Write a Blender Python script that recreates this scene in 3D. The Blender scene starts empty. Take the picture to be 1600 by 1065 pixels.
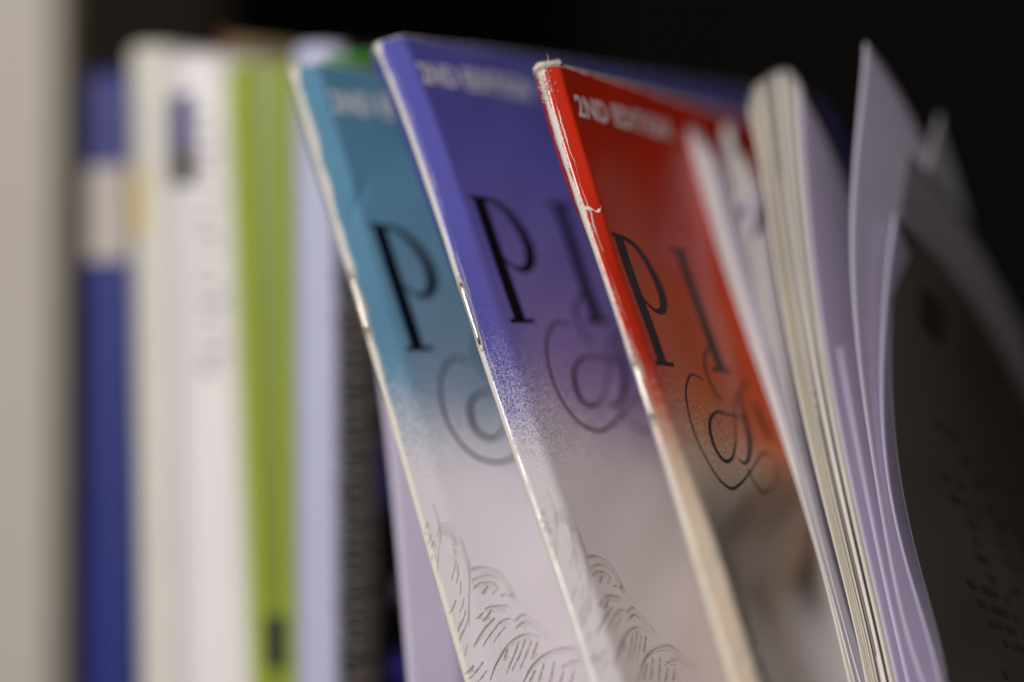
import bpy, bmesh, math, random
import numpy as np
from mathutils import Vector
random.seed(7); rng = np.random.default_rng(7)
scene = bpy.context.scene
COL = scene.collection
# ------------------------------------------------------------------ camera numbers
YAW, PITCH = math.radians(31.0), math.radians(1.5)
FPX = 100.0/36.0*1600.0
D0 = 0.535
Fv = np.array([-math.sin(YAW)*math.cos(PITCH), math.cos(YAW)*math.cos(PITCH), math.sin(PITCH)])
Rv = np.array([math.cos(YAW), math.sin(YAW), 0.0])
Uv = np.cross(Rv, Fv)
def nrm(px, py): return (px-800.0)/FPX, (532.5-py)/FPX
_x, _y = nrm(845, 100)
CAM = np.array([0.0, 0.0, 0.300]) - D0*(Fv + _x*Rv + _y*Uv)
def ray(px, py):
    x, y = nrm(px, py); return Fv + x*Rv + y*Uv
def front(px, py, y0=0.0, k=0.0):
    """where the sight line meets the standing plane y = y0 + k (z - 0.3)"""
    d = ray(px, py)
    t = (y0 + k*(CAM[2]-0.3) - CAM[1])/(d[1]-k*d[2])
    return CAM + t*d
def proj(P):
    P = np.asarray(P)-CAM
    dz = P@Fv
    return 800+FPX*(P@Rv)/dz, 532.5-FPX*(P@Uv)/dz, dz
def sstep(a, b, x):
    t = min(1.0, max(0.0, (x-a)/(b-a))); return t*t*(3-2*t)

# ------------------------------------------------------------------ camera, world, lamps, exposure
cam_d = bpy.data.cameras.new('camera'); cam = bpy.data.objects.new('camera', cam_d); COL.objects.link(cam)
cam_d.lens = 100.0; cam_d.sensor_width = 36.0; cam_d.clip_start = 0.01; cam_d.clip_end = 30.0
cam.location = CAM
cam.rotation_euler = Vector(Fv).to_track_quat('-Z', 'Y').to_euler()
cam_d.dof.use_dof = True; cam_d.dof.focus_distance = 0.531; cam_d.dof.aperture_fstop = 1.75; cam_d.dof.aperture_blades = 9
scene.camera = cam
world = bpy.data.worlds.new('World'); scene.world = world; world.use_nodes = True
bg = world.node_tree.nodes['Background']; bg.inputs[0].default_value = (0.75, 0.72, 0.85, 1); bg.inputs[1].default_value = 0.014
def area(name, loc, aim, size, power, col):
    l = bpy.data.lights.new(name, 'AREA'); l.shape = 'DISK'; l.size = size; l.energy = power; l.color = col
    o = bpy.data.objects.new(name, l); COL.objects.link(o); o.location = loc
    o.rotation_euler = (Vector(aim)-Vector(loc)).to_track_quat('-Z', 'Y').to_euler()
    return o
area('key_light', (0.20, -1.40, 0.80), (-0.03, 0.0, 0.25), 0.30, 23.5, (1.0, 0.965, 0.93))  # key lamp in front of the shelf, its source unseen
scene.view_settings.view_transform = 'Standard'; scene.view_settings.look = 'None'
scene.view_settings.exposure = 0.0; scene.view_settings.gamma = 1.0
class Sheet:
    """a folded cover: a spine line in space and, for each height, a bent profile (all mm in, metres out)"""
    def __init__(s, pts, y0, k, phi, strip, r=1.1, length=300.0, width=222.0, bend=0.0, far=None):
        s.far = far
        P = np.array([front(x, y, y0, k) for x, y in pts])
        s.cx = np.polyfit(P[:,2], P[:,0], 4)
        s.zt, s.zb = P[0,2], P[-1,2]
        s.y0, s.k = y0, k
        s.phi, s.strip, s.r, s.L, s.W, s.bend = phi, strip, r, length, width, bend
        # arc length table
        z = s.zt; p = s._pt(z); acc = 0; tab = [(0.0, z)]
        while acc < length/1000+0.01:
            z -= 0.0005; q = s._pt(z); acc += np.linalg.norm(q-p); p = q; tab.append((acc*1000, z))
        s.tab = np.array(tab)
        s.cache = {}
    def _pt(s, z):
        zz = max(z, s.zb)
        x = np.polyval(s.cx, zz)
        if z < s.zb: x += np.polyval(np.polyder(s.cx), s.zb)*(z-s.zb)*0.92
        return np.array([x, s.y0+s.k*(z-0.3), z])
    def spine(s, v):
        return s._pt(np.interp(v, s.tab[:,0], s.tab[:,1]) + min(0, v)*0 - (min(0.0, v)*0.001))
    def phi_at(s, U, v):
        """profile direction in degrees; 0 = straight into the shelf, 90 = across the spine"""
        a = abs(U); r = s.r
        ph = s.phi(v); st, w = s.strip(v)
        if s.far is not None: ph += (s.far-ph)*sstep(24, 62, a)
        e = r*0.9
        if a < e: f = 90-(90-st)*(a/e)
        elif a < e+w: f = st
        else:
            f = ph+(st-ph)*(1-sstep(e+w-0.6*sstep(25,55,v), e+w+1.1+1.6*sstep(25,55,v), a))
        if U >= 0:
            return f + s.bend*max(0.0, U-10)*0.01
        return 180-f + 2*ph*(sstep(e+w, e+w+1.0, a)) + s.bend*max(0.0, -U-10)*0.01
    def profile(s, v):
        key = round(v, 3)
        if key in s.cache: return s.cache[key]
        us = np.concatenate([np.arange(0, 14, 0.1), np.arange(14, s.W+1.01, 1.0)])
        out = {}
        for sg in (1, -1):
            n = y = 0.0; N=[0.0]; Y=[0.0]
            for i in range(1, len(us)):
                um = 0.5*(us[i]+us[i-1]); du = us[i]-us[i-1]
                f = math.radians(s.phi_at(sg*um, v))
                n += sg*math.sin(f)*du; y += sg*math.cos(f)*du
                N.append(n); Y.append(y)
            out[sg] = (np.array(N), np.array(Y))
        s.cache[key] = (us, out)
        return s.cache[key]
    def frame(s, v):
        T = s.spine(v+1.0)-s.spine(max(v-1.0, 0.0)); T /= np.linalg.norm(T)
        A = np.array([0,1.0,0]); A = A-T*(A@T); A /= np.linalg.norm(A)
        N0 = np.cross(A, T); N0 = N0 if N0[0] > 0 else -N0
        return T, A, N0
    def pt(s, U, v, off=0.0):
        us, o = s.profile(round(v*2)/2 if off == 0 else v) if False else s.profile(v)
        sg = 1 if U >= 0 else -1
        N, Y = o[sg]
        n = np.interp(abs(U), us, N); y = np.interp(abs(U), us, Y)
        T, A, N0 = s.frame(v)
        f = math.radians(s.phi_at(U, v))
        nr = math.cos(f)*N0 - math.sin(f)*A
        return s.spine(v) + (N0*n + A*y + nr*off)*0.001
    def build_grid(s):
        s.gv = np.arange(0, 135, 1.0); s.gu = np.concatenate([np.arange(0,14,0.25), np.arange(14,120,1.0)])
        G = np.array([[proj(s.pt(u, v))[:2] for u in s.gu] for v in s.gv]); s.G = G
    def inv(s, px, py):
        if not hasattr(s, 'G'): s.build_grid()
        d = np.hypot(s.G[:,:,0]-px, s.G[:,:,1]-py)
        i, j = np.unravel_index(np.argmin(d), d.shape)
        U, v = s.gu[j], s.gv[i]
        for _ in range(25):
            p0 = np.array(proj(s.pt(U, v))[:2]); e = np.array([px, py])-p0
            if np.hypot(*e) < 0.02: break
            h = 0.1
            a = (np.array(proj(s.pt(U+h, v))[:2])-p0)/h; b = (np.array(proj(s.pt(U, v+h))[:2])-p0)/h
            J = np.array([a, b]).T
            try: st = np.linalg.solve(J, e)
            except Exception: break
            st = np.clip(st, -4, 4)
            U, v = max(0.05, U+0.8*st[0]), max(0.0, v+0.8*st[1])
        return U, v

RED = Sheet([(843,105),(868,190),(890,270),(905,312),(940,420),(985,555),(1022,660),(1055,770),(1093,900),(1119,980),(1144,1065)],
            0.0, 0.05, lambda v: -19*sstep(77,103,v), lambda v: (45-22*sstep(20,45,v)+12*sstep(70,100,v), 2.2-0.4*sstep(20,45,v)+1.4*sstep(70,105,v)), width=118.0)
PUR = Sheet([(588,68),(603,114),(624,149),(641,207),(667,289),(718,438),(751,541),(804,710),(836,799),(871,892),(902,991),(924,1063)],
            -0.004, 0.05, lambda v: 5.0+5*sstep(10,32,v)-6*sstep(66,110,v), lambda v: (45-15*sstep(20,60,v), 4.0), far=3.0, width=172.0)
TEA = Sheet([(455,106),(476,182),(501,269),(528,360),(546,427),(576,525),(593,587),(627,714),(651,793),(679,885),(706,985),(729,1063)],
            -0.006, 0.05, lambda v: 9.0+5*sstep(10,32,v)+9*sstep(64,92,v), lambda v: (40-10*sstep(20,60,v), 4.0), far=0.0)
# ------------------------------------------------------------------ node helpers and materials
def srgb(r, g, b):
    f = lambda c: (c/255/12.92) if c/255 <= 0.04045 else ((c/255+0.055)/1.055)**2.4
    return (f(r), f(g), f(b), 1.0)
class NT:
    def __init__(s, name):
        s.m = bpy.data.materials.new(name); s.m.use_nodes = True
        s.t = s.m.node_tree; s.b = s.t.nodes['Principled BSDF']
    def n(s, kind, **kw):
        x = s.t.nodes.new(kind)
        for k, v in kw.items(): setattr(x, k, v)
        return x
    def put(s, sock, v):
        if isinstance(v, bpy.types.NodeSocket): s.t.links.new(v, sock)
        else: sock.default_value = v
    def math(s, op, a, b=0.0, c=0.0):
        x = s.n('ShaderNodeMath', operation=op); s.put(x.inputs[0], a); s.put(x.inputs[1], b)
        if len(x.inputs) > 2: s.put(x.inputs[2], c)
        return x.outputs[0]
    def rng(s, v, a, b, c=0.0, d=1.0, smooth=False):
        x = s.n('ShaderNodeMapRange'); x.interpolation_type = 'SMOOTHSTEP' if smooth else 'LINEAR'
        s.put(x.inputs[0], v); s.put(x.inputs[1], a); s.put(x.inputs[2], b); s.put(x.inputs[3], c); s.put(x.inputs[4], d)
        return x.outputs[0]
    def mix(s, f, a, b):
        x = s.n('ShaderNodeMix', data_type='RGBA'); s.put(x.inputs[0], f); s.put(x.inputs[6], a); s.put(x.inputs[7], b)
        return x.outputs[2]
    def vec(s, a, b, c=0.0):
        x = s.n('ShaderNodeCombineXYZ'); s.put(x.inputs[0], a); s.put(x.inputs[1], b); s.put(x.inputs[2], c); return x.outputs[0]
    def noise(s, v, scale, detail=2.0, rough=0.5):
        x = s.n('ShaderNodeTexNoise'); s.put(x.inputs['Vector'], v); x.inputs['Scale'].default_value = scale
        x.inputs['Detail'].default_value = detail; x.inputs['Roughness'].default_value = rough
        return x.outputs['Fac']
    def uv(s):
        x = s.n('ShaderNodeUVMap'); y = s.n('ShaderNodeSeparateXYZ'); s.t.links.new(x.outputs[0], y.inputs[0])
        return y.outputs[0], y.outputs[1]
    def obj(s):
        return s.n('ShaderNodeTexCoord').outputs['Object']
    def bump(s, h, dist, strength=1.0):
        x = s.n('ShaderNodeBump'); x.inputs['Strength'].default_value = strength; x.inputs['Distance'].default_value = dist
        s.put(x.inputs['Height'], h); s.t.links.new(x.outputs[0], s.b.inputs['Normal'])
    def done(s, col=None, rough=None, spec=0.5):
        if col is not None: s.put(s.b.inputs['Base Color'], col)
        if rough is not None: s.put(s.b.inputs['Roughness'], rough)
        s.b.inputs['Specular IOR Level'].default_value = spec
        return s.m
def plain(name, rgb, rough=0.6, spec=0.4, var=0.12, scale=60.0, bump=0.00005):
    t = NT(name); o = t.obj(); n = t.noise(o, scale, 4.0)
    c = srgb(*rgb); d = tuple(x*(1-var*2) for x in c[:3])+(1,)
    t.bump(t.noise(o, scale*12, 3.0), bump, 0.5)
    return t.done(t.mix(n, d, tuple(min(1, x*(1+var*0.6)) for x in c[:3])+(1,)), rough, spec)
def cover_material(name, ink, paper, wear_w, wear_amp, u0, seed, v0=52.0, v1=106.0, crack=1.0, topw=0.4, mid=None):
    t = NT(name); U, V = t.uv(); M = t.math
    f = M('SUBTRACT', V, M('MULTIPLY', M('MAXIMUM', U, 0.0), 0.22))
    f = M('ADD', f, M('MULTIPLY', M('SUBTRACT', t.noise(t.vec(U, V, seed), 0.07, 2.0), 0.5), 9.0))
    tt = t.rng(f, v0, v1, -0.12, 1.12, True)
    g = t.noise(t.vec(U, V, seed+3.0), 5.6, 1.0, 0.6)
    g = M('ADD', M('MULTIPLY', M('SUBTRACT', g, 0.5), 1.9), 0.5)
    inkm = t.rng(M('SUBTRACT', g, tt), -0.16, 0.16, 0.0, 1.0)
    tone = t.noise(t.vec(U, V, seed), 0.05, 2.0)
    inkc = t.mix(tone, ink, tuple(x*0.80 for x in ink[:3])+(1,))
    if mid is not None: inkc = t.mix(M('MULTIPLY', t.rng(U, 2.0, 16.0, 0.0, 1.0, True), t.rng(f, v0-32, v1-12, 0.0, 1.0, True)), inkc, mid)  # mid: neighbours' bounced colour put into the fading print
    col = t.mix(inkm, paper, inkc)
    # worn fold, worn top edge, hair cracks beside the fold
    nA = t.noise(t.vec(M('MULTIPLY', U, 1.4), M('MULTIPLY', V, 0.30), seed+9), 1.0, 3.0, 0.65)
    nB = t.noise(t.vec(M('MULTIPLY', U, 4.0), M('MULTIPLY', V, 2.2), seed+15), 1.0, 3.0, 0.7)
    nC = t.noise(t.vec(0.0, M('MULTIPLY', V, 0.11), seed+21), 1.0, 2.0)
    w = M('ADD', wear_w, M('MULTIPLY', t.rng(V, 0.0, 4.5, 1.0, 0.0), 0.9))
    w = M('ADD', w, M('MULTIPLY', M('SUBTRACT', nA, 0.5), wear_amp))
    w = M('ADD', w, M('MULTIPLY', M('SUBTRACT', nB, 0.5), wear_amp*1.3))
    w = M('MULTIPLY', w, t.rng(nC, 0.28, 0.62, 0.55, 1.35))
    m1 = t.rng(M('SUBTRACT', w, M('ABSOLUTE', M('SUBTRACT', U, u0))), -0.05, 0.05)
    nD = t.noise(t.vec(M('MULTIPLY', U, 0.35), seed, 0.0), 1.0, 3.0)
    m2 = t.rng(M('SUBTRACT', M('ADD', M('MULTIPLY', M('SUBTRACT', nD, 0.42), topw*5.0), M('MULTIPLY', nB, topw)), V), -0.06, 0.06)
    off = M('ADD', 1.25, M('MULTIPLY', M('SUBTRACT', t.noise(t.vec(0.0, M('MULTIPLY', V, 0.22), seed+31), 1.0, 4.0, 0.7), 0.5), 1.5))
    m3 = t.rng(M('SUBTRACT', M('MULTIPLY', t.rng(nC, 0.42, 0.6), 0.085*crack), M('ABSOLUTE', M('SUBTRACT', U, off))), -0.04, 0.04)
    mk = M('MAXIMUM', m1, M('MAXIMUM', m2, m3))
    fib = t.noise(t.vec(M('MULTIPLY', U, 3.0), M('MULTIPLY', V, 3.0), seed+40), 2.0, 4.0, 0.7)
    wc = t.mix(fib, srgb(196, 188, 176), srgb(246, 240, 230))
    col = t.mix(mk, col, wc)
    h = M('ADD', M('MULTIPLY', mk, M('SUBTRACT', M('MULTIPLY', fib, 2.0), 1.4)), M('MULTIPLY', t.noise(t.vec(U, V, 2.0), 0.9, 5.0, 0.7), 0.25))
    t.bump(h, 0.00007, 0.8)
    return t.done(col, t.mix(mk, (0.25,)*3+(1,), (0.9,)*3+(1,)), 0.5)
M_ = {}
PAPER = srgb(224, 217, 222)
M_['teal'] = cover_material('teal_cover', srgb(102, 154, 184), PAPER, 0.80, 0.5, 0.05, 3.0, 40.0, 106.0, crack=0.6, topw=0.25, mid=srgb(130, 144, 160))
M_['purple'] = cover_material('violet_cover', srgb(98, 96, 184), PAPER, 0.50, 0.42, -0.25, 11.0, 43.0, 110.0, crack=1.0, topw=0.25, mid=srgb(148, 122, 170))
M_['red'] = cover_material('red_cover', srgb(204, 48, 26), srgb(222, 202, 178), 0.80, 1.5, -0.55, 23.0, 44.0, 98.0, crack=1.6, topw=0.5, mid=srgb(210, 104, 46))  # warm bounce from the sheets is also put into this paper tone
M_['paper'] = plain('white_paper', (226, 221, 218), 0.85, 0.2, 0.05)
M_['sheet'] = plain('bounce_tinted_paper', (216, 209, 226), 0.8, 0.25, 0.04)  # lavender of the bounced light put into white paper
t = NT('bounce_tinted_thin_paper'); o = t.obj(); t.done(t.mix(t.noise(o, 60.0, 3.0), srgb(216, 207, 228), srgb(226, 218, 236)), 0.8, 0.2)  # white paper with the lavender bounce light put into its base colour
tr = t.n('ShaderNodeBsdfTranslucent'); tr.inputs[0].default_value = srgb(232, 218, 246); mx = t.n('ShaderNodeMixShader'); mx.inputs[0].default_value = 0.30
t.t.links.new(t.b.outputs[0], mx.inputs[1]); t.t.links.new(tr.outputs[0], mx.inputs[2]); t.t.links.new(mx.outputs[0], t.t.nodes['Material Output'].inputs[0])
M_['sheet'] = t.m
M_['cream'] = plain('cream_paper', (186, 177, 160), 0.85, 0.2, 0.10)
M_['ivory'] = plain('ivory_paper', (142, 134, 120), 0.85, 0.2, 0.12)
M_['black_ink'] = plain('black_print', (14, 13, 18), 0.38, 0.5, 0.1)
M_['grey_ink'] = plain('grey_print', (44, 36, 40), 0.4, 0.5, 0.1)
M_['white_ink'] = plain('white_print', (238, 232, 232), 0.4, 0.5, 0.03)
M_['brown_ink'] = plain('brown_print', (208, 199, 195), 0.5, 0.4, 0.15)
t = NT('steel_wire'); t.b.inputs['Metallic'].default_value = 1.0; M_['steel'] = t.done(srgb(214, 210, 200), 0.28)
t = NT('black_wire'); t.b.inputs['Metallic'].default_value = 0.3; M_['wire'] = t.done(srgb(92, 84, 80), 0.35)
M_['fibre'] = plain('paper_fibre', (236, 228, 214), 0.9, 0.1, 0.08, 900)
# ------------------------------------------------------------------ object helpers
def thing(name, loc, label, cat, group=None):
    o = bpy.data.objects.new(name, None); COL.objects.link(o); o.location = loc; o.empty_display_size = 0.02
    o['label'] = label; o['category'] = cat
    if group: o['group'] = group
    return o
def mesh_obj(name, verts, faces, mats, parent=None, uvs=None, fm=None, smooth=True, base=None):
    """one mesh object; verts in world metres, stored relative to the parent's base"""
    if base is None: base = np.array(parent.location) if parent is not None and parent.parent is None else (np.array(parent['_b']) if parent is not None else np.zeros(3))
    me = bpy.data.meshes.new(name)
    me.from_pydata([tuple(np.asarray(v)-base) for v in verts], [], faces)
    for m in (mats if isinstance(mats, (list, tuple)) else [mats]): me.materials.append(m)
    if uvs is not None:
        l = me.uv_layers.new(name='UVMap')
        for p in me.polygons:
            for li in p.loop_indices: l.data[li].uv = uvs[me.loops[li].vertex_index]
    if fm is not None: me.polygons.foreach_set('material_index', fm)
    if smooth: me.polygons.foreach_set('use_smooth', [True]*len(me.polygons))
    me.update()
    o = bpy.data.objects.new(name, me); COL.objects.link(o)
    if parent is not None: o.parent = parent
    return o
def tag(o, label, cat, group=None):
    o['label'] = label; o['category'] = cat
    if group: o['group'] = group
    return o
def grid_faces(nr, nc, o=0, flip=False):
    F = []
    for i in range(nr-1):
        for j in range(nc-1):
            a = o+i*nc+j; q = (a, a+1, a+nc+1, a+nc)
            F.append(q[::-1] if flip else q)
    return F
def tube_vf(path, r, n=8, o=0):
    P = [np.asarray(p, float) for p in path]; V = []; F = []
    ref = np.array([0.13, 0.31, 0.94])
    for i, p in enumerate(P):
        t = P[min(i+1, len(P)-1)]-P[max(i-1, 0)]; t /= np.linalg.norm(t)+1e-12
        a = np.cross(t, ref); a /= np.linalg.norm(a)+1e-12; b = np.cross(t, a)
        rr = r[i] if isinstance(r, (list, tuple)) else r
        V += [p+rr*(math.cos(k*2*math.pi/n)*a+math.sin(k*2*math.pi/n)*b) for k in range(n)]
    for i in range(len(P)-1):
        for k in range(n):
            a = o+i*n+k; b = o+i*n+(k+1) % n; F.append((a, b, b+n, a+n))
    F.append(tuple(o+k for k in range(n))[::-1]); F.append(tuple(o+(len(P)-1)*n+k for k in range(n)))
    return V, F

# ------------------------------------------------------------------ stapled music booklets
def booklet_grid(s, us, vs, off):
    """positions of the cover at folded distance u and height v (mm), moved off (mm) along its outer normal"""
    P = np.zeros((len(vs), len(us), 3))
    for i, v in enumerate(vs):
        pu, o = s.profile(float(v)); T, A, N0 = s.frame(float(v)); S = s.spine(float(v))
        for j, u in enumerate(us):
            N, Y = o[1 if u >= 0 else -1]
            n = np.interp(abs(u), pu, N); y = np.interp(abs(u), pu, Y); f = math.radians(s.phi_at(u, v))
            P[i, j] = S + (N0*(n+math.cos(f)*off) + A*(y-math.sin(f)*off))*0.001
    return P
def prep(s, dent=None):
    s.L = float(np.interp(-0.0125, -s.tab[:,1], s.tab[:,0]))
    s.us1 = np.concatenate([np.arange(0, 2.4, 0.2), np.arange(2.4, 10, 0.4), np.arange(10, 40, 1.5), np.linspace(40, s.W, 22)])
    s.us = np.concatenate([-s.us1[:0:-1], s.us1])
    s.vs = np.concatenate([np.arange(0, 134, 1.0), np.linspace(134, s.L, 26)])
    s.O = booklet_grid(s, s.us, s.vs, 0.0); s.Nn = booklet_grid(s, s.us, s.vs, 1.0)-s.O      # 1 mm outward
    bump = np.zeros(s.O.shape[:2])
    UU, VV = np.meshgrid(s.us, s.vs)
    bump += 0.10*np.sin(VV*0.11+UU*0.05)*np.clip(np.abs(UU)-6, 0, 30)/30 + 0.07*np.sin(VV*0.31+1.0+UU*0.21)*np.clip(np.abs(UU)-4, 0, 20)/20
    if dent is not None: bump += dent(UU, VV)
    s.O = s.O + s.Nn*bump[:, :, None]
def surf(s, u, v, off):
    """point on the printed face, from the built mesh"""
    j = int(np.clip(np.searchsorted(s.us, u)-1, 0, len(s.us)-2)); i = int(np.clip(np.searchsorted(s.vs, v)-1, 0, len(s.vs)-2))
    a = (u-s.us[j])/(s.us[j+1]-s.us[j]); b = (v-s.vs[i])/(s.vs[i+1]-s.vs[i])
    Q = s.O+0
    def bl(G): return (G[i,j]*(1-a)+G[i,j+1]*a)*(1-b)+(G[i+1,j]*(1-a)+G[i+1,j+1]*a)*b
    return bl(s.O)+bl(s.Nn)*off
def smooth_path(P, n=8):
    P = [np.array(p, float) for p in P]
    if len(P) < 3: return [P[0]+(P[-1]-P[0])*k/6 for k in range(7)]
    out = []
    for i in range(len(P)-1):
        p0 = P[max(i-1, 0)]; p1 = P[i]; p2 = P[i+1]; p3 = P[min(i+2, len(P)-1)]
        for k in range(n):
            t = k/n
            out.append(0.5*((2*p1)+(-p0+p2)*t+(2*p0-5*p1+4*p2-p3)*t*t+(-p0+3*p1-3*p2+p3)*t**3))
    out.append(P[-1]); return out
class Print:
    """flat print: ribbons and outlines laid on a cover"""
    def __init__(s, sheet): s.s = sheet; s.V = []; s.F = []
    def ribbon(s, P, w, off=0.05, n=8):
        Q = smooth_path(P, n); o = len(s.V); m = len(Q)
        for i, q in enumerate(Q):
            t = Q[min(i+1, m-1)]-Q[max(i-1, 0)]; t = t[:2]/(np.linalg.norm(t[:2])+1e-9)
            ww = q[2] if len(q) > 2 else (w if not callable(w) else w(i/(m-1)))
            nn = np.array([-t[1], t[0]])*ww/2
            for sg in (-1, 1):
                x = q[:2]+sg*nn; s.V.append(surf(s.s, max(0.0, x[0]), max(0.05, x[1]), off))
        for i in range(m-1): s.F.append((o+2*i, o+2*i+1, o+2*i+3, o+2*i+2))
    def text(s, body, u0, v0, cap, width, off=0.05):
        c = bpy.data.curves.new('lettering', 'FONT'); c.body = body; c.resolution_u = 3; c.offset = 0.026; c.space_character = 1.06
        ob = bpy.data.objects.new('lettering', c); COL.objects.link(ob)
        dg = bpy.context.evaluated_depsgraph_get(); me = bpy.data.meshes.new_from_object(ob.evaluated_get(dg))
        bm = bmesh.new(); bm.from_mesh(me); bmesh.ops.triangulate(bm, faces=bm.faces[:])
        xs = [v.co.x for v in bm.verts]; ys = [v.co.y for v in bm.verts]
        x0, x1, y0, y1 = min(xs), max(xs), min(ys), max(ys); o = len(s.V)
        for v in bm.verts: s.V.append(surf(s.s, u0+(v.co.x-x0)/(x1-x0)*width, v0+cap*(1-(v.co.y-y0)/(y1-y0)), off))
        bm.verts.index_update()
        for f in bm.faces: s.F.append(tuple(o+v.index for v in f.verts))
        bm.free(); bpy.data.meshes.remove(me); bpy.data.objects.remove(ob); bpy.data.curves.remove(c)
    def link(s, name, m, parent): return mesh_obj(name, s.V, s.F, m, parent, smooth=False)
SW = [[(22.2,62.7),(18.5,61.8),(14.9,64.1),(12.8,67.3),(11.7,71.4),(11.8,75.8),(13.4,79.8),(16.2,82.8),(20.7,84.3),(25.3,83.2),(30.2,80.8),(35.1,77.8),(38.4,76.9),(41.0,78.0),(41.9,80.5),(40.4,83.1),(36.1,84.4),(31.9,83.0),(28.7,80.2)],
 [(34.0,69.9),(27.8,69.4),(23.6,69.1),(19.8,70.8),(18.1,73.3),(17.9,76.8),(20.0,79.0),(23.0,78.7),(26.0,76.5),(28.6,73.2),(31.3,68.6),(34.0,64.6)],
 [(40.9,61.6),(35.6,65.2),(34.9,69.1),(33.6,74.3),(30.4,78.3),(27.8,79.3),(26.5,78.4)],
 [(29.8,55.2),(26.2,57.7),(24.6,61.0),(25.1,64.2),(26.6,66.6)],
 [(41.0,66.2),(41.5,70.1),(42.2,74.3)]]
SWW = [lambda t: 0.42+0.25*math.sin(math.pi*min(1, t*1.6)), lambda t: 0.45+0.75*math.exp(-((t-0.42)/0.16)**2), lambda t: 0.5+1.3*math.exp(-((t-0.45)/0.22)**2), lambda t: 0.45+0.3*math.sin(math.pi*t), lambda t: 0.7+0.9*math.sin(math.pi*t)]
EN = [[(3.8,93.8),(4.0,96.1),(4.0,98.1),(3.4,100.7),(2.1,103.4),(1.1,106.1),(0.6,108.5)],[(4.0,98.1),(5.3,98.3),(6.6,99.0),(7.2,99.9)],[(3.6,98.6),(2.6,100.6)],[(4.5,98.7),(3.7,100.4)],[(5.2,99.2),(4.4,100.9)],[(6.1,99.9),(5.2,101.6)],[(6.2,101.1),(5.2,102.9)],[(7.3,101.4),(7.6,102.8),(7.7,104.8),(7.7,106.6),(7.0,109.2),(6.0,112.0),(5.0,114.8),(4.5,116.8),(3.9,118.4)],[(3.8,104.4),(4.7,105.0),(5.2,106.0),(5.1,107.2),(4.8,108.6)],[(5.2,105.4),(4.5,106.7),(3.7,108.0),(2.9,109.3)],[(5.1,107.2),(4.4,108.9),(3.8,110.0)],[(4.8,109.7),(4.4,111.0),(3.8,112.2)],[(5.4,103.3),(5.1,105.1)],[(4.5,112.9),(3.8,114.2),(2.7,115.5)],[(4.0,115.3),(3.3,116.6),(1.8,118.0),(1.3,119.0)],[(4.5,116.2),(3.1,118.3),(1.6,119.7),(1.0,120.9)],[(2.4,121.7),(1.7,122.9),(1.2,123.7)],[(0.6,99.1),(0.1,99.9)],[(1.3,99.9),(0.1,101.7)],[(1.6,101.1),(0.8,102.4)],[(1.4,97.4),(0.6,98.7)],[(0.8,103.8),(0.3,104.7)],[(2.7,113.0),(1.6,114.4),(0.7,115.3)],[(7.6,107.7),(10.0,107.6),(12.1,108.2),(13.9,109.4),(15.0,111.2),(15.4,113.1),(15.7,114.7),(16.6,116.4)],[(7.2,109.9),(9.0,109.4),(11.4,109.5),(13.1,110.2),(14.0,111.4)],[(7.0,111.3),(8.8,110.7),(10.6,110.8),(12.1,111.3),(12.7,112.4)],[(10.3,111.4),(8.3,112.8)],[(11.6,111.3),(12.2,112.2),(10.7,113.2)],[(12.5,113.9),(13.5,113.4)],[(14.2,114.2),(15.1,113.6)],[(8.1,115.7),(9.8,115.4),(11.8,115.6),(13.4,115.9),(13.9,116.8)],[(7.4,116.4),(5.7,117.3)],[(9.4,116.1),(6.8,117.9)],[(9.7,117.7),(7.0,119.2),(4.7,121.1),(3.4,122.5)],[(9.7,119.3),(7.2,121.0),(5.3,122.7)],[(11.6,119.7),(9.3,121.1),(7.7,122.4)],[(9.4,119.3),(11.1,118.5),(13.0,118.3),(13.6,118.9)],[(13.8,119.1),(16.0,118.0),(17.3,118.4)],[(13.8,120.2),(15.8,119.4),(17.1,119.8),(17.1,120.3)],[(16.4,117.8),(18.0,119.3),(19.5,121.0),(20.9,123.0),(21.5,124.1)],[(4.9,129.0),(6.2,127.2),(8.2,125.2),(10.8,123.2),(13.3,122.1),(15.4,121.8),(17.1,122.1),(18.4,122.9)],[(10.4,123.9),(8.8,126.0)],[(13.4,123.0),(11.7,125.1),(8.6,128.4)],[(15.1,122.7),(12.5,125.8),(10.0,128.1)],[(16.4,123.2),(14.0,125.9),(11.8,128.2)],[(17.7,123.6),(15.1,126.6)],[(10.5,131.9),(12.4,130.0),(14.2,128.3),(17.2,126.7),(20.2,125.9),(23.2,125.7),(25.4,126.2),(27.4,127.3),(29.6,129.2),(31.8,130.9)],[(21.3,129.1),(23.5,128.5),(26.0,128.6),(27.9,129.8)],[(15.2,128.7),(12.4,131.6)],[(17.6,127.8),(14.5,131.7)],[(20.0,127.9),(17.1,132.2)],[(21.5,129.8),(19.2,132.4)],[(23.8,130.2),(22.0,132.5)],[(4.5,125.4),(2.5,126.9),(0.6,128.1)],[(2.2,125.7),(0.9,126.6)],[(4.6,127.2),(2.8,128.5),(1.3,129.3)],[(1.1,126.5),(0.4,127.0)]]
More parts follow.
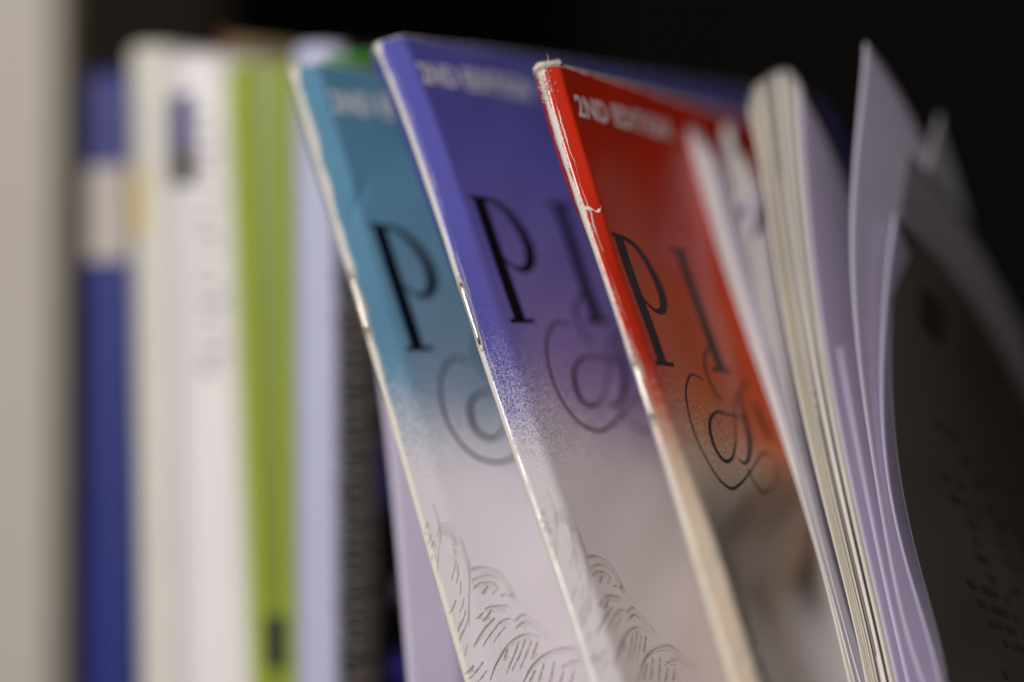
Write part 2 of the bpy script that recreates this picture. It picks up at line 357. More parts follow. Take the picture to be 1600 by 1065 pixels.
def title(s, name, parent, du):
    p = Print(s); U = lambda L: [(u+du,)+tuple(r) for u, *r in L]
    p.ribbon(U([(8.7, 35.2), (9.9, 60.0)]), 3.2, 0.05)                      # stem of the P
    p.ribbon(U([(6.3, 34.6), (8.0, 34.75), (10.2, 34.95)]), 0.75, 0.062)
    p.ribbon(U([(6.9, 60.2), (10.4, 60.2), (14.0, 60.2)]), 0.85, 0.062)
    p.ribbon(U([(8.6,34.9,.7),(11.5,35.1,.8),(14.4,36.3,1.3),(17.0,38.8,2.0),(18.6,42.0,2.6),(19.0,45.0,2.8),(18.2,47.6,2.4),(16.3,49.3,1.5),(13.8,49.4,.8),(11.8,48.2,.6),(10.3,46.8,.5)]), 0, 0.074, 6)
    p.link('title_letter', M_['black_ink'], parent)
    p = Print(s)
    p.ribbon(U([(32.2, 35.4), (32.9, 60.0)]), 3.2, 0.05)                     # the I
    p.ribbon(U([(28.6, 35.3), (32.2, 35.3), (35.8, 35.3)]), 0.8, 0.062); p.ribbon(U([(29.2, 60.2), (32.9, 60.2), (36.7, 60.2)]), 0.85, 0.062)
    p.link('title_letter', M_['black_ink'], parent)
def music_booklet(s, name_label, mat, du, paper, dsw, den, staple_v, engr=True, fuzz=0):
    base = s.spine(s.L); base[2] = 0.0
    root = thing('music_booklet', tuple(base), name_label, 'music book', 'stapled music booklets with lettered covers')
    nr, nc = s.O.shape[:2]
    I = s.O-s.Nn*0.24
    V = list(s.O.reshape(-1, 3))+list(I.reshape(-1, 3)); n = nr*nc
    uv = [(float(u), float(v)) for v in s.vs for u in s.us]; uv = uv+uv
    F = grid_faces(nr, nc, 0, False)+grid_faces(nr, nc, n, True); fm = [0]*((nr-1)*(nc-1))+[1]*((nr-1)*(nc-1))
    for j in range(nc-1):
        F.append((j+1, j, n+j, n+j+1)); a = (nr-1)*nc+j; F.append((a, a+1, n+a+1, n+a)); fm += [1, 1]
    for i in range(nr-1):
        a = i*nc; F.append((a, a+nc, n+a+nc, n+a)); b = a+nc-1; F.append((b+nc, b, n+b, n+b+nc)); fm += [1, 1]
    mesh_obj('cover', V, F, [mat, paper], root, uv, fm)
    # the pages between the two halves of the cover
    ju = [j for j, u in enumerate(s.us) if 1.4 < u < s.W-1.5][::2]; jb = [len(s.us)-1-j for j in ju]
    iv = list(range(2, nr-1, 3))
    loop = ju+jb[::-1]; PV = []; PF = []
    for i in iv:
        for j in loop: PV.append(s.O[i, j]-s.Nn[i, j]*0.42)
    m = len(loop)
    for a in range(len(iv)-1):
        for b in range(m): PF.append((a*m+b, a*m+(b+1) % m, (a+1)*m+(b+1) % m, (a+1)*m+b))
    h = len(ju)
    for row in (0, (len(iv)-1)*m):
        for b in range(h-1):
            q = (row+b, row+b+1, row+m-2-b, row+m-1-b); PF.append(q if row else q[::-1])
    mesh_obj('pages', PV, PF, M_['paper'], root)
    title(s, 'title_letter', root, du)
    p = Print(s); p.text('2ND EDITION', 6.1, 5.9, 4.75, 36.5); p.link('edition_lettering', M_['white_ink'], root)
    p = Print(s)
    for k, (L, w) in enumerate(zip(SW, SWW)): p.ribbon([(u+dsw[0], v+dsw[1]) for u, v in L], w, 0.05+0.012*k, 10)
    p.link('ornament', M_['grey_ink'], root)
    if engr:
        p = Print(s); r = random.Random(4)
        for L in EN:
            ln = len(L); wmax = 0.15+0.12*r.random()
            if ln == 2:
                a, b = np.array(L[0]), np.array(L[1]); mid = (a+b)/2+np.array([r.uniform(-.12, .12), r.uniform(-.12, .12)]); L = [tuple(a), tuple(mid), tuple(b)]
            if ln >= 4:
                for q_ in (0.55, 1.1): p.ribbon([(u+den[0]-0.5*q_+0.1*r.random(), v+den[1]+0.95*q_) for u, v in (L[:-1] if q_ < 0.8 else L[1:-1])], wmax*0.6, 0.047+0.001*q_)
            if ln == 2:
                for q_ in (0.5, 0.95):
                    p.ribbon([(u+den[0]+q_*0.8+0.1*r.random(), v+den[1]+q_*0.45*r.random()) for u, v in (L if q_ < 0.7 else L[1:])], wmax*0.7, 0.048)
            p.ribbon([(u+den[0], v+den[1]) for u, v in L], (lambda t, w=wmax, q=r.random()*6: w*(0.55+0.45*math.sin(math.pi*min(1, 0.15+t)))*(1+0.35*math.sin(17*t+q))), 0.05+0.0012*len(p.V)/20, 6)
        for k in range(70):
            u = r.uniform(0.8, 24); v = r.uniform(104, 132)
            if v < 100+u*0.95+4: continue
            q = r.uniform(0.06, 0.13); p.ribbon([(u+den[0], v+den[1]), (u+den[0]+q, v+den[1]+q)], q*1.4, 0.045)
        p.link('engraving', M_['brown_ink'], root)
    # wire staples through the fold
    for v0, v1 in staple_v:
        path = []
        for k in range(15):
            t = k/14; lift = 0.16+0.14*math.sin(math.pi*t) if 0 < k < 14 else -0.5
            path.append(s.O[int(round(v0)), nc//2]*0 + (surf(s, 0.22, v0+(v1-v0)*t, lift)))
        Vt, Ft = tube_vf(path, 0.00024, 8); mesh_obj('staple', Vt, Ft, M_['steel'], root)
        # torn paper lip round the staple
        rim = []
        for k in range(41):
            a = 2*math.pi*k/40; rr = 0.62+0.10*math.sin(5*a+v0)+0.06*math.sin(11*a)
            rim.append(surf(s, 0.25+rr*math.sin(a), (v0+v1)/2-((v1-v0)/2+0.9)*math.cos(a), 0.03))
        Vt, Ft = tube_vf(rim, [0.00010+0.00006*abs(math.sin(7*k)) for k in range(41)], 6); mesh_obj('torn_rim', Vt, Ft, M_['cream'], root)
    if fuzz:
        p = Print(s); p.ribbon([(0.7, 29.0), (1.8, 29.5), (2.8, 30.1), (3.7, 29.6), (4.3, 28.9)], lambda t: 0.55+0.3*math.sin(13*t)-0.4*t, 0.05, 6); p.link('torn_nick', M_['fibre'], root)
        r = random.Random(9); VV = []; FF = []
        for k in range(fuzz):
            t = r.random()
            if t < 0.6: u, v = r.gauss(0.2, 0.9), abs(r.gauss(0, 0.25))
            elif t < 0.85: u, v = r.uniform(0.3, 4.0), abs(r.gauss(0, 0.12))
            else: u, v = r.gauss(-0.1, 0.7), r.uniform(0, 7)
            p0 = surf(s, u, max(v, 0.0), r.uniform(-0.1, 0.05)); T, A, N0 = s.frame(1.0)
            d = -T*r.uniform(0.3, 1.2)+(surf(s, u, v, 1)-surf(s, u, v, 0))*1000*r.uniform(0, 0.9)+np.array([r.gauss(0, .5), r.gauss(0, .5), r.gauss(0, .5)])
            d /= np.linalg.norm(d); ln = r.uniform(0.25, 0.85)*0.001; c = np.array([r.gauss(0, .4), r.gauss(0, .4), r.gauss(0, .4)])*ln
            Vt, Ft = tube_vf([p0, p0+d*ln*0.5+c*0.2, p0+d*ln+c*0.6], [0.00006, 0.00005, 0.00002], 4, len(VV)); VV += Vt; FF += Ft
        p0 = surf(s, 1.5, 0, 0)+np.array([0, 0, 0.0004])
        Vt, Ft = tube_vf([p0, p0+np.array([.0002, 0, .0007]), p0+np.array([.0001, 0, .0013]), p0+np.array([-.0002, 0, .0018])], [0.000035]*3+[0.00002], 4, len(VV)); VV += Vt; FF += Ft
        o = mesh_obj('frayed_fibres', VV, FF, M_['fibre'], root); o['kind'] = 'stuff'
    return root
def tdent(U, V):
    a = (U-(2.0+(34-V)*0.9))/(0.7+0.06*np.abs(U))
    return -0.32*np.exp(-a*a)*np.clip((V-22)/6, 0, 1)*np.clip((35.5-V)/3, 0, 1)*np.clip((U-1.2)/2, 0, 1)*np.clip((13-U)/4, 0, 1)
def rdent(U, V): return -0.25*np.exp(-((V-29.5)/0.8)**2)*np.exp(-((U-3.0)/1.6)**2)
prep(RED, rdent); prep(PUR); prep(TEA, tdent)
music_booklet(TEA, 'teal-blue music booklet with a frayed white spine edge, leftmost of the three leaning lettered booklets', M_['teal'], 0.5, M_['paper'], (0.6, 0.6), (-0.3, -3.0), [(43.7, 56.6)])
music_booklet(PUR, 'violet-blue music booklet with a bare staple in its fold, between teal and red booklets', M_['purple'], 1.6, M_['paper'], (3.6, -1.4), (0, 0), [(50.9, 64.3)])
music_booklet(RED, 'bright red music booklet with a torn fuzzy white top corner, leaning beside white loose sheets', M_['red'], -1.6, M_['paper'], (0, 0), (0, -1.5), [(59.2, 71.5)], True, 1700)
# ------------------------------------------------------------------ upright books at the left
def px_line(px_top, px_bot, y):
    """left/right side of a spine as x = a + b z on the plane y (two sightings)"""
    A = front(px_top, 120, y); B = front(px_bot, 1060, y); b = (A[0]-B[0])/(A[2]-B[2]); return A[0]-b*A[2], b
def upright(name, label, cat, left, right, top, y, depth, mat, round_=0.35, hub=0.0, group=None, pages=None, board=0.0016):
    """a book standing on the shelf: spine to the front, boards, page block between"""
    (a0, b0), (a1, b1) = px_line(*left, y), px_line(*right, y)
    H = front((left[0]+right[0])/2, top, y)[2]
    root = thing(name, ((a0+a1)/2, y, 0.0), label, cat, group)
    L = lambda z: a0+b0*z
    w = lambda z: (a1+b1*z)-(a0+b0*z)
    zs = [0.0005]+[H*k/24 for k in range(1, 24)]+[H-0.0012, H]
    V = []; F = []
    sec = []                                                            # outline of the case, front spine and two boards
    ns = 13
    for k in range(ns):
        a = math.pi*k/(ns-1); sec.append((0.5-0.5*math.cos(a), -math.sin(a)))
    for z in zs:
        W = w(z); r = W*round_; e = 0.0012 if z > H-0.0006 else 0.0
        ring = [(0, depth)]+[(0, depth*0.4)]+[(f*W, -g*0-r*math.sin(math.pi*f)*1.0+r*0) for f, g in sec]+[(W, depth*0.4), (W, depth)]
        inner = [(W-board, depth), (W-board, board*1.6), (board, board*1.6), (board, depth)]
        for x, yy in ring+inner: V.append((L(z)+min(max(x, e), W-e), y+yy+e, z))
    m = ns+4+4
    for i in range(len(zs)-1):
        for k in range(m): F.append((i*m+k, i*m+(k+1) % m, (i+1)*m+(k+1) % m, (i+1)*m+k))
    t = len(zs)-1
    fr = list(range(2, 2+ns))
    for row, fl in ((0, False), (t, True)):
        o = row*m
        caps = [tuple(o+k for k in fr+[m-3, m-2]), (o+0, o+1, o+2, o+m-2, o+m-1), (o+2+ns-1, o+ns+2, o+ns+3, o+m-4, o+m-3)]
        F += [c if fl else c[::-1] for c in caps]
    mesh_obj('cover', V, F, mat, root)
    PV = []
    for z in (0.003, H-0.0035):
        W = w(z); x0 = L(z)+board; x1 = L(z)+W-board
        PV += [(x0, y+board*1.7, z), (x1, y+board*1.7, z), (x1, y+depth-0.004, z), (x0, y+depth-0.004, z)]
    mesh_obj('pages', PV, [(3,2,1,0),(4,5,6,7),(0,1,5,4),(1,2,6,5),(2,3,7,6),(3,0,4,7)], pages or M_['paper'], root, smooth=False)
    def band(nm, py0, py1, f0, f1, m_, off=0.00015):
        z0 = front((left[0]+right[0])/2, py1, y)[2]; z1 = front((left[0]+right[0])/2, py0, y)[2]
        V = []; F = []; nz = 10; nf = 10
        for i in range(nz+1):
            z = z0+(z1-z0)*i/nz; W = w(z); r = W*round_
            for k in range(nf+1):
                f = f0+(f1-f0)*k/nf; V.append((L(z)+f*W, y-r*math.sin(math.pi*f)-off, z))
        return mesh_obj(nm, V, grid_faces(nz+1, nf+1), m_, root)
    root['_h'] = H
    return root, band
LY = 0.018
M_['blue'] = plain('blue_cloth', (27, 39, 118), 0.45, 0.4, 0.1, 30)
M_['navy'] = plain('blue_violet_cloth', (46, 50, 118), 0.45, 0.4, 0.1, 30)
M_['label'] = plain('pale_label', (188, 178, 172), 0.6, 0.3, 0.06)
M_['ivoryc'] = plain('ivory_cover', (214, 209, 200), 0.55, 0.4, 0.08, 25)
M_['yellow'] = plain('yellow_print', (222, 200, 122), 0.55, 0.4, 0.06)
M_['whitec'] = plain('white_cover', (230, 225, 226), 0.5, 0.4, 0.05, 25)
M_['violet'] = plain('violet_print', (58, 52, 128), 0.5, 0.4, 0.1, 200)
M_['char'] = plain('charcoal_print', (20, 19, 22), 0.5, 0.4, 0.1, 200)
M_['faint'] = plain('faint_grey_print', (176, 166, 172), 0.5, 0.4, 0.05)
M_['tan'] = plain('tan_cloth', (170, 150, 112), 0.7, 0.3, 0.1, 40)
M_['maroon'] = plain('maroon_cloth', (112, 52, 44), 0.6, 0.3, 0.1, 40)
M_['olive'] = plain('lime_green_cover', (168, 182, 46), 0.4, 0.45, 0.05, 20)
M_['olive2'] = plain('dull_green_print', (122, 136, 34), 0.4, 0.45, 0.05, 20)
M_['pale'] = plain('pale_blue_cover', (182, 184, 210), 0.45, 0.4, 0.04, 20)
GB = 'books standing upright at the left of the shelf'
b, band = upright('upright_book', 'deep blue book with a pale label band high on its spine, leftmost on the shelf', 'book', (134, 130), (200, 212), 114, LY, 0.16, M_['blue'], 0.3, group=GB)
band('spine_label', 262, 408, 0.02, 0.98, M_['label']); band('spine_band', 124, 250, 0.02, 0.98, M_['navy'])
b, band = upright('upright_book', 'ivory book with a yellow patch on its spine, right of the blue book', 'book', (203, 218), (266, 272), 72, LY, 0.17, M_['ivoryc'], 0.3, group=GB, pages=M_['ivory'])
band('yellow_patch', 265, 372, 0.0, 0.6, M_['yellow'])
band('green_edge', 640, 1400, 0.0, 0.10, plain('green_print', (146, 170, 122), 0.5, 0.4, 0.05))
b, band = upright('upright_book', 'white book with a violet and black emblem high on its spine', 'book', (268, 274), (346, 386), 84, LY, 0.17, M_['whitec'], 0.25, group=GB)
band('emblem_top', 148, 232, 0.0, 0.6, M_['violet']); band('emblem_foot', 232, 290, 0.0, 0.6, M_['char'])
for k in range(16): band('print_line', 175+k*26+(k % 3)*4, 187+k*26+(k % 4)*3, 0.62, 0.62+0.18+0.08*(k % 3), M_['faint'])
b, band = upright('upright_book', 'thin tan book with a maroon top, squeezed between white and green books', 'book', (347, 387), (357, 394), 56, LY+0.004, 0.17, M_['tan'], 0.4, group=GB, board=0.0004)
band('maroon_headband', 50, 78, 0.02, 0.98, M_['maroon'])
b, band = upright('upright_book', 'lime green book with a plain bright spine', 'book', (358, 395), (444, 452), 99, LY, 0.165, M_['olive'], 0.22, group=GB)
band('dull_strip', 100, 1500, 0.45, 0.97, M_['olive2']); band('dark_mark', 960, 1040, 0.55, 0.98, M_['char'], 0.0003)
b, band = upright('upright_book', 'pale blue softcover book beside the dark ring-bound notebook', 'book', (456, 462), (524, 528), 68, LY, 0.17, M_['pale'], 0.25, group=GB)

# ------------------------------------------------------------------ ring-bound notebook
a, bsl = px_line(556, 560, LY); H = front(556, 62, LY)[2]
nb = thing('ring_notebook', (a, LY, 0), 'dark notebook bound with a column of black wire rings, behind the teal booklet', 'notebook')
t = NT('notebook_cover'); o = t.obj(); n1 = t.noise(o, 38.0, 2.0); n2 = t.noise(o, 70.0, 2.0)
c = t.mix(t.rng(n1, 0.54, 0.60), srgb(26, 22, 30), srgb(100, 84, 210)); c = t.mix(t.rng(n2, 0.62, 0.68), c, srgb(150, 130, 140))
M_['nbcov'] = t.done(c, 0.35)
M_['nbdark'] = plain('dark_card', (74, 66, 61), 0.5, 0.4, 0.1)
def slab(name, x0, x1, y0, y1, z0, z1, m, parent, lean=0.0):
    V = [(x+lean*z, y, z) for z in (z0, z1) for x, y in ((x0, y0), (x1, y0), (x1, y1), (x0, y1))]
    return mesh_obj(name, V, [(3,2,1,0),(4,5,6,7),(0,1,5,4),(1,2,6,5),(2,3,7,6),(3,0,4,7)], m, parent, smooth=False)
slab('back_cover', a-0.0042, a-0.0034, LY+0.002, LY+0.16, 0.001, H, M_['nbdark'], nb, bsl)
slab('pages', a-0.0033, a+0.0032, LY+0.004, LY+0.158, 0.002, H-0.002, M_['nbdark'], nb, bsl)
slab('front_cover', a+0.0034, a+0.0042, LY+0.002, LY+0.16, 0.001, H, M_['nbcov'], nb, bsl)
ringm = None
z = 0.006; k = 0
while z < H-0.004:
    if ringm is None:
        P = []
        for q in range(25):
            an = math.radians(20+320*q/24)+math.pi/2
            P.append((0.0046*math.cos(an), 0.0052*math.sin(an), 0.0))
        Vt, Ft = tube_vf(P, 0.00055, 6)
        r0 = mesh_obj('ring', Vt, Ft, M_['wire'], None, base=np.zeros(3)); ringm = r0.data
    else:
        r0 = bpy.data.objects.new('ring', ringm); COL.objects.link(r0)
    r0.parent = nb; r0.location = (bsl*z, 0.001, z); r0.rotation_euler = (0.05*math.sin(k*2.1), 0.06*math.sin(k*1.3), 0.10*math.sin(k*1.7))
    z += 0.0019 if k % 2 == 0 else 0.0026; k += 1

# ------------------------------------------------------------------ white booklet behind the teal one
WHI = Sheet([(505,86),(530,200),(558,350),(586,520),(602,640),(615,770),(627,900),(640,1065)], 0.010, 0.05,
            lambda v: 6.0, lambda v: (30, 9.0), far=-2.0)
prep(WHI)
wb = WHI.spine(WHI.L); wb[2] = 0
wr = thing('white_booklet', tuple(wb), 'plain white booklet with a green top corner, half hidden behind the teal booklet', 'booklet')
def simple_cover(s, root, mat):
    nr, nc = s.O.shape[:2]; I = s.O-s.Nn*0.24; n = nr*nc
    F = grid_faces(nr, nc, 0, False)+grid_faces(nr, nc, n, True)
    for j in range(nc-1): F.append((j+1, j, n+j, n+j+1))
    for i in range(nr-1):
        a = i*nc; F.append((a, a+nc, n+a+nc, n+a)); b = a+nc-1; F.append((b+nc, b, n+b, n+b+nc))
    mesh_obj('cover', list(s.O.reshape(-1, 3))+list(I.reshape(-1, 3)), F, mat, root)
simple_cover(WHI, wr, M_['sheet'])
M_['green'] = plain('green_print_gloss', (66, 160, 52), 0.25, 0.6, 0.2, 150)
p = Print(WHI)
p.ribbon([(0.2, 2.0), (4.0, 2.6), (9.0, 2.2), (15.0, 3.0), (24.0, 3.4)], lambda t: 4.6-1.0*math.sin(9*t), 0.06, 8); p.link('green_corner_print', M_['green'], wr)

# ------------------------------------------------------------------ loose sheets and the magazine at the right
class Leaf:
    """one sheet: its front edge through (px, py, distance in mm) sightings, running back into the shelf"""
    def __init__(s, pts, phi, width=0.19, bend=0.0, slope=0.0, quad=0.0, wave=0.0, seed=0, corner=0.0, zbot=None, thick=0.00012):
        P = np.array([CAM+d*0.001*ray(x, y) for x, y, d in pts]); s.P = P
        t = np.concatenate([[0], np.cumsum(np.linalg.norm(np.diff(P, axis=0), axis=1))])
        r = random.Random(seed)
        L = np.linspace(0, t[-1], 46)
        # smooth the sightings with a low polynomial
        dg = min(5, len(P)-1)
        E = np.array([np.polyval(np.polyfit(t, P[:,k], dg), L) for k in range(3)]).T
        d = (E[-1]-E[-4]); d /= np.linalg.norm(d)
        n = max(2, int((E[-1,2]-0.004)/0.012)); q = E[-1]
        ext = [q+d*(q[2]-0.003)/(-d[2])*k/n for k in range(1, n+1)]
        s.E = np.vstack([E, ext]); s.nE = 46
        us = np.concatenate([np.arange(0, 0.03, 0.0015), np.linspace(0.03, width, 16)])
        V = []
        for i, e in enumerate(s.E):
            f = i/(len(s.E)-1); x = y = 0.0; pu = 0.0
            ph0 = phi(f) if callable(phi) else phi
            for u in us:
                um = (u+pu)/2; a = math.radians(ph0+bend*min(um, 0.08)/0.08+wave*math.sin(um*70+f*9+seed)); x += math.sin(a)*(u-pu); y += math.cos(a)*(u-pu); pu = u
                drop = (slope*u+quad*u*u)*(1-f)
                if corner and u < corner: drop += (corner-u)*0.9*max(0.0, 1-f*14)*(1-u/corner)
                V.append(e+np.array([x, y, -drop]))
        s.nc = len(us); s.nr = len(s.E); s.V = V; s.us = us; s.thick = thick
    def link(s, name, m, parent=None, base=None):
        n = len(s.V); A = np.array(s.V).reshape(s.nr, s.nc, 3)
        T = np.gradient(A, axis=0); U = np.gradient(A, axis=1); N = np.cross(U, T); N /= np.linalg.norm(N, axis=2)[:,:,None]+1e-12
        if N[:,:,0].mean() < 0: N = -N
        B = (A-N*s.thick).reshape(-1, 3)
        F = grid_faces(s.nr, s.nc, 0, False)+grid_faces(s.nr, s.nc, n, True)
        for j in range(s.nc-1):
            F.append((j+1, j, n+j, n+j+1)); a = (s.nr-1)*s.nc+j; F.append((a, a+1, n+a+1, n+a))
        for i in range(s.nr-1):
            a = i*s.nc; F.append((a, a+s.nc, n+a+s.nc, n+a)); b = a+s.nc-1; F.append((b+s.nc, b, n+b, n+b+s.nc))
        if base is None and parent is None: base = np.array([s.E[-1][0], s.E[-1][1], 0.0])
        o = mesh_obj(name, s.V+list(B), F, m, parent, base=base)
        if parent is None: o.location = tuple(base)
        s.A = A; s.N = N; s.o = o
        return o
    def at(s, u, f, off):
        j = np.interp(u, s.us, np.arange(s.nc)); i = f*(s.nr-1); i0 = min(int(i), s.nr-2); j0 = min(int(j), s.nc-2); a = i-i0; b = j-j0
        bl = lambda G: (G[i0,j0]*(1-b)+G[i0,j0+1]*b)*(1-a)+(G[i0+1,j0]*(1-b)+G[i0+1,j0+1]*b)*a
        return bl(s.A)+bl(s.N)*off
def lerp_poly(A, B, t, y):
    xa = np.interp(y, [p[1] for p in A], [p[0] for p in A]); xb = np.interp(y, [p[1] for p in B], [p[0] for p in B]); return xa+(xb-xa)*t
M_['greyp'] = plain('grey_page', (150, 143, 152), 0.85, 0.2, 0.1); M_['olivep'] = plain('olive_edged_page', (178, 172, 148), 0.8, 0.2, 0.1)
# sheaf of crumpled white sheets against the red cover
LA = [(1070,190),(1080,230),(1112,350),(1154,480),(1202,620),(1242,740),(1277,860),(1302,960),(1327,1065)]
LB = [(1172,190),(1176,260),(1190,340),(1208,450),(1234,600),(1264,740),(1292,850),(1322,960),(1354,1065)]
sh = thing('sheaf_of_sheets', tuple(front(1500, 1800, 0.05)*np.array([1,1,0])), 'sheaf of dog-eared white sheets beside the red booklet', 'paper sheaf')
NS = 27
tops = [201,195,197,199,203,207,212,219,226,232,205,196,190,187,190,193,199,215,252,238,238,242,246,252,260,268,280]
tipx = [1076,1079,1082,1086,1090,1093,1096,1100,1103,1107,1128,1131,1134,1136,1139,1141,1144,1147,1155,1159,1162,1165,1168,1171,1174,1177,1180]
for k in range(NS):
    t = k/(NS-1); ys = np.linspace(tops[k], 1065, 14); r = random.Random(k*3+1); wob = r.uniform(-1, 1); pts = []
    for y in ys:
        g = (y-190)/875.0; g = max(0.0, g); bl = math.exp(-g*5.5)
        x0 = lerp_poly(LA, LB, t, y); xt = tipx[k]+(lerp_poly(LA, LB, t, y)-lerp_poly(LA, LB, t, tops[k]))*0.9
        pts.append((x0*(1-bl)+xt*bl+0.8*wob*(1-g)+bl*3.5*math.sin(y*0.045+k*1.7), y, 577-47*g**0.85+2.2*wob))
    lf = Leaf(pts, (lambda f, t=t: 6+6*t-4*f), 0.17, bend=-4, slope=0.9+0.5*r.random(), quad=30, seed=k, thick=0.00016)
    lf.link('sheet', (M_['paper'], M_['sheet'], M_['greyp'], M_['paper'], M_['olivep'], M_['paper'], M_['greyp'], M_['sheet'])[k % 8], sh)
# crumple: a folded flap among the sheaf's tops
pts = [(1166+ (y-300)*0.20+7*math.sin(y*0.09), y, 572-0.04*(y-300)) for y in (300, 318, 336, 352, 368, 384, 396)]
class _F: pass
V = []; nr_, nc_ = 15, 11
for i in range(nr_):
    for j in range(nc_):
        f, g = i/(nr_-1), j/(nc_-1)
        x = 1150+f*14+g*44; y = 300+f*92-g*10+9*math.sin(5*g+4*f); d = 567+g*10-5*math.sin(math.pi*f)*math.sin(math.pi*g)-4*math.sin(10*g+6*f)-3*f+9*max(0,f-0.75)*4*g
        V.append(CAM+0.001*d*ray(x, y))
N_ = len(V); B_ = [v+np.array([0.0, 0.00025, 0]) for v in V]
F_ = grid_faces(nr_, nc_, 0)+grid_faces(nr_, nc_, N_, True)
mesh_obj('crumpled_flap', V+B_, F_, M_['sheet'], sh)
# magazine: block of page edges with rounded top
MA = [(1165,150),(1185,240),(1200,330),(1212,420),(1230,520),(1248,610),(1272,720),(1298,830),(1328,940),(1354,1065)]
MB = [(1241,118),(1244,200),(1250,280),(1258,350),(1268,440),(1285,560),(1300,640),(1320,730),(1345,850),(1368,950),(1395,1065)]
mg = thing('magazine', tuple(front(1560, 1800, 0.05)*np.array([1,1,0])), 'thick cream-edged magazine with rounded page tops, standing between white sheets', 'magazine')
PM = [M_['cream'], plain('grey_page', (206, 200, 196), 0.85, 0.2, 0.08), M_['ivory'], plain('blue_edged_page', (112, 118, 168), 0.8, 0.2, 0.1), plain('olive_edged_page', (168, 164, 92), 0.8, 0.2, 0.1), plain('white_page', (226, 220, 216), 0.85, 0.2, 0.05), plain('dark_edged_page', (72, 62, 70), 0.8, 0.2, 0.1)]
NM = 36; order = [5,4,0,1,0,2,6,5,0,4,1,5,2,0,5,1,6,0,5,2,5,3,0,5,1,5,2,0,6,5,1,0,5,3,5,0]
for k in range(NM):
    t = k/(NM-1); r = random.Random(k+50)
    top = 150-40*math.sin(min(1, t*1.15)*math.pi/2)+(8*((t-0.8)/0.2)**2 if t > 0.8 else 0)+r.uniform(-3, 3)
    if k < 4: top += 18-4*k
    ys = np.linspace(top, 1065, 14); pts = []
    jd = r.uniform(-2.0, 2.0)
    for y in ys:
        g = max(0.0, (y-110)/955.0); dd = 566-38*g**0.8+jd*(1.2-0.9*g)
        pts.append((lerp_poly(MA, MB, t, max(y, 150)) if y > 150 else lerp_poly(MA, MB, t, 150)+(y-150)*0.05, y, dd))
    lf = Leaf(pts, (lambda f, t=t: 1+5*t), 0.175, bend=0, seed=k, thick=0.00018, slope=0.8, quad=14)
    lf.link('page', PM[order[k]], mg)
# single sheets standing right of the magazine
def sheet(label, pts, phi, m=None, **kw):
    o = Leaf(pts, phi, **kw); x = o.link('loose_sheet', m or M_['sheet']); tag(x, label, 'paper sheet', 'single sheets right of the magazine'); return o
dC = lambda y: 562-36*max(0, (y-110)/955.0)**0.8
C0 = sheet('white sheet lying flat against the right side of the cream-edged magazine', [(lerp_poly(MA, MB, 1.0, max(y, 150))+5, y, dC(y)+1) for y in np.linspace(126, 1065, 14)], (lambda f: 14-4*f), width=0.16, bend=-4, slope=0.9, quad=20)
C2 = sheet('second white sheet right of the magazine, its thin front edge catching light', [(1244.7,204,566),(1261.6,290,561),(1272,345,558),(1284,399,555),(1301,497,551),(1320,600,546),(1340,707,541),(1352,768,538),(1375,879,533),(1399,991,529),(1417,1065,526)], (lambda f: 14-4*f), wave=1.5, width=0.16, bend=-6, slope=0.9, quad=20)
DD = sheet('tallest white sheet, its pointed corner rising above all the other papers', [(1352,66,556),(1343,150,553),(1336,240,550),(1331,340,547),(1331,450,543),(1338,540,540),(1352,643,536),(1370,760,531),(1390,870,527),(1415,991,522),(1441,1065,519)], (lambda f: 8-2*f), wave=1.5, width=0.16, bend=-4, slope=0.4, quad=16)
EE = sheet('short white sheet between the tallest sheet and the dark page', [(1398,330,554),(1388,400,550),(1380,480,546),(1377,560,542),(1379,680,536.5),(1388,760,532),(1408,850,528),(1434,945,523),(1466,1060,516)], (lambda f: 2), width=0.03, bend=-4, slope=0.8, quad=10)
GG = sheet('small grey-white sheet peeking up behind the dark printed page', [(1468,176,575),(1458,215,573),(1447,256,571),(1436,330,568),(1428,420,565),(1425,520,561),(1430,640,556),(1450,800,550)], (lambda f: 4), width=0.03, bend=0, slope=1.2, quad=20, m=plain('grey_sheet', (150, 146, 152), 0.8, 0.2, 0.05))
t = NT('dark_print_page'); o = t.obj(); n = t.noise(o, 45.0, 3.0); n2 = t.noise(o, 14.0, 2.0)
M_['darkpage'] = t.done(t.mix(t.rng(n2, 0.35, 0.65), t.mix(n, srgb(44, 37, 28), srgb(62, 56, 48)), srgb(74, 69, 68)), 0.5, 0.4)
FF_ = sheet('large page with a dark printed picture below a grey margin, rightmost on the shelf', [(1418,238,563),(1405,300,560),(1397,400,555),(1392,500,548),(1393,600,541.5),(1400,700,537),(1420,808,531.5),(1444,911,526.5),(1480,1063,518)], (lambda f: 12+8*f), width=0.13, bend=0, slope=0.45, quad=9.0, m=plain('grey_margin_page', (112, 106, 112), 0.7, 0.3, 0.06))
def on_leaf(lf, name, m, u0, u1, f0, f1, off):
    """flat print following the leaf's own grid lines"""
    js = [j for j, u in enumerate(lf.us) if u0 <= u <= u1]; i0, i1 = int(f0*lf.nr), int(f1*lf.nr)
    V = [lf.A[i, j]+lf.N[i, j]*off for i in range(i0, i1) for j in js]
    return mesh_obj(name, V, grid_faces(i1-i0, len(js)), m, lf.o, base=np.array(lf.o.location))
on_leaf(FF_, 'printed_picture', M_['darkpage'], 0.0, 0.125, 0.10, 0.99, 0.00006)
on_leaf(FF_, 'picture_figure', plain('black_figure', (40, 32, 18), 0.6, 0.3, 0.2), 0.009, 0.0165, 0.17, 0.26, 0.00012)
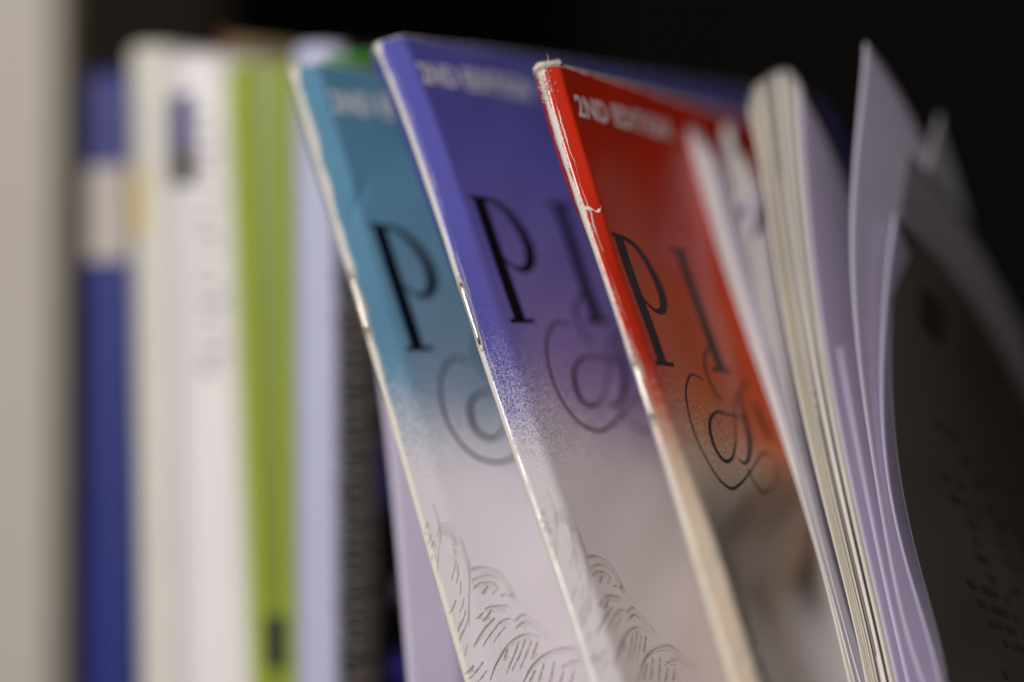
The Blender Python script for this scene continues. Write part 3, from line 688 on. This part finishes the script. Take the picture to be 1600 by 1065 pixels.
r = random.Random(31); dk = plain('soft_black_print', (46, 41, 37), 0.6, 0.3, 0.2)
PV = []; PF = []
for row in range(15):
    f0 = 0.36+0.026*row; u = 0.013+0.0015*(row % 3)
    while u < 0.055:
        w_ = r.uniform(0.0012, 0.005)
        if r.random() < (0.8 if row in (3, 4, 9, 10, 11, 12) else 0.3):
            o_ = len(PV); PV += [FF_.at(u+w_*q, f0+0.0, 0.0003) for q in (0, .33, .67, 1)]+[FF_.at(u+w_*q, f0+0.011, 0.0003) for q in (0, .33, .67, 1)]
            PF += [(o_+q, o_+q+1, o_+q+5, o_+q+4) for q in range(3)]
        u += w_+r.uniform(0.0008, 0.003)
mesh_obj('faint_print', PV, PF, dk, FF_.o, base=np.array(FF_.o.location))

# ------------------------------------------------------------------ the bookcase
xl = front(84, 500, 0.055)[0]
bc = thing('bookcase', (xl, 0.1, 0), 'plain bookcase with a beige left side panel and a dark inside', 'bookcase')
M_['beige'] = plain('beige_board', (190, 182, 171), 0.6, 0.35, 0.04, 15)
M_['dark'] = plain('shade_dark_board', (11, 10, 8), 0.8, 0.04, 0.1, 15)  # near-black: the shade inside the shelf is put into this colour
slab('side_panel', xl-0.10, xl, 0.055, 0.30, -0.02, 0.70, M_['beige'], bc)
slab('side_panel_shade_strip', xl+0.0005, xl+0.003, 0.057, 0.115, 0.001, 0.469, plain('painted_shade_brown', (72, 62, 54), 0.7, 0.1, 0.05, 15), bc)  # added strip: shade on the beige panel's inner face, painted brown
slab('side_panel_deep_shade', xl+0.0005, xl+0.003, 0.1155, 0.30, 0.001, 0.469, M_['dark'], bc)  # added strip: deeper shade on the same face, painted near-black
slab('back_panel', xl, 0.90, 0.301, 0.306, -0.02, 0.70, M_['dark'], bc)
slab('shelf_board', xl+0.001, 0.90, -0.06, 0.300, -0.018, 0.0, M_['dark'], bc)
slab('upper_shelf', xl+0.001, 0.90, 0.03, 0.300, 0.47, 0.488, M_['dark'], bc)
slab('right_panel', 0.882, 0.90, 0.04, 0.299, 0.001, 0.468, M_['dark'], bc)
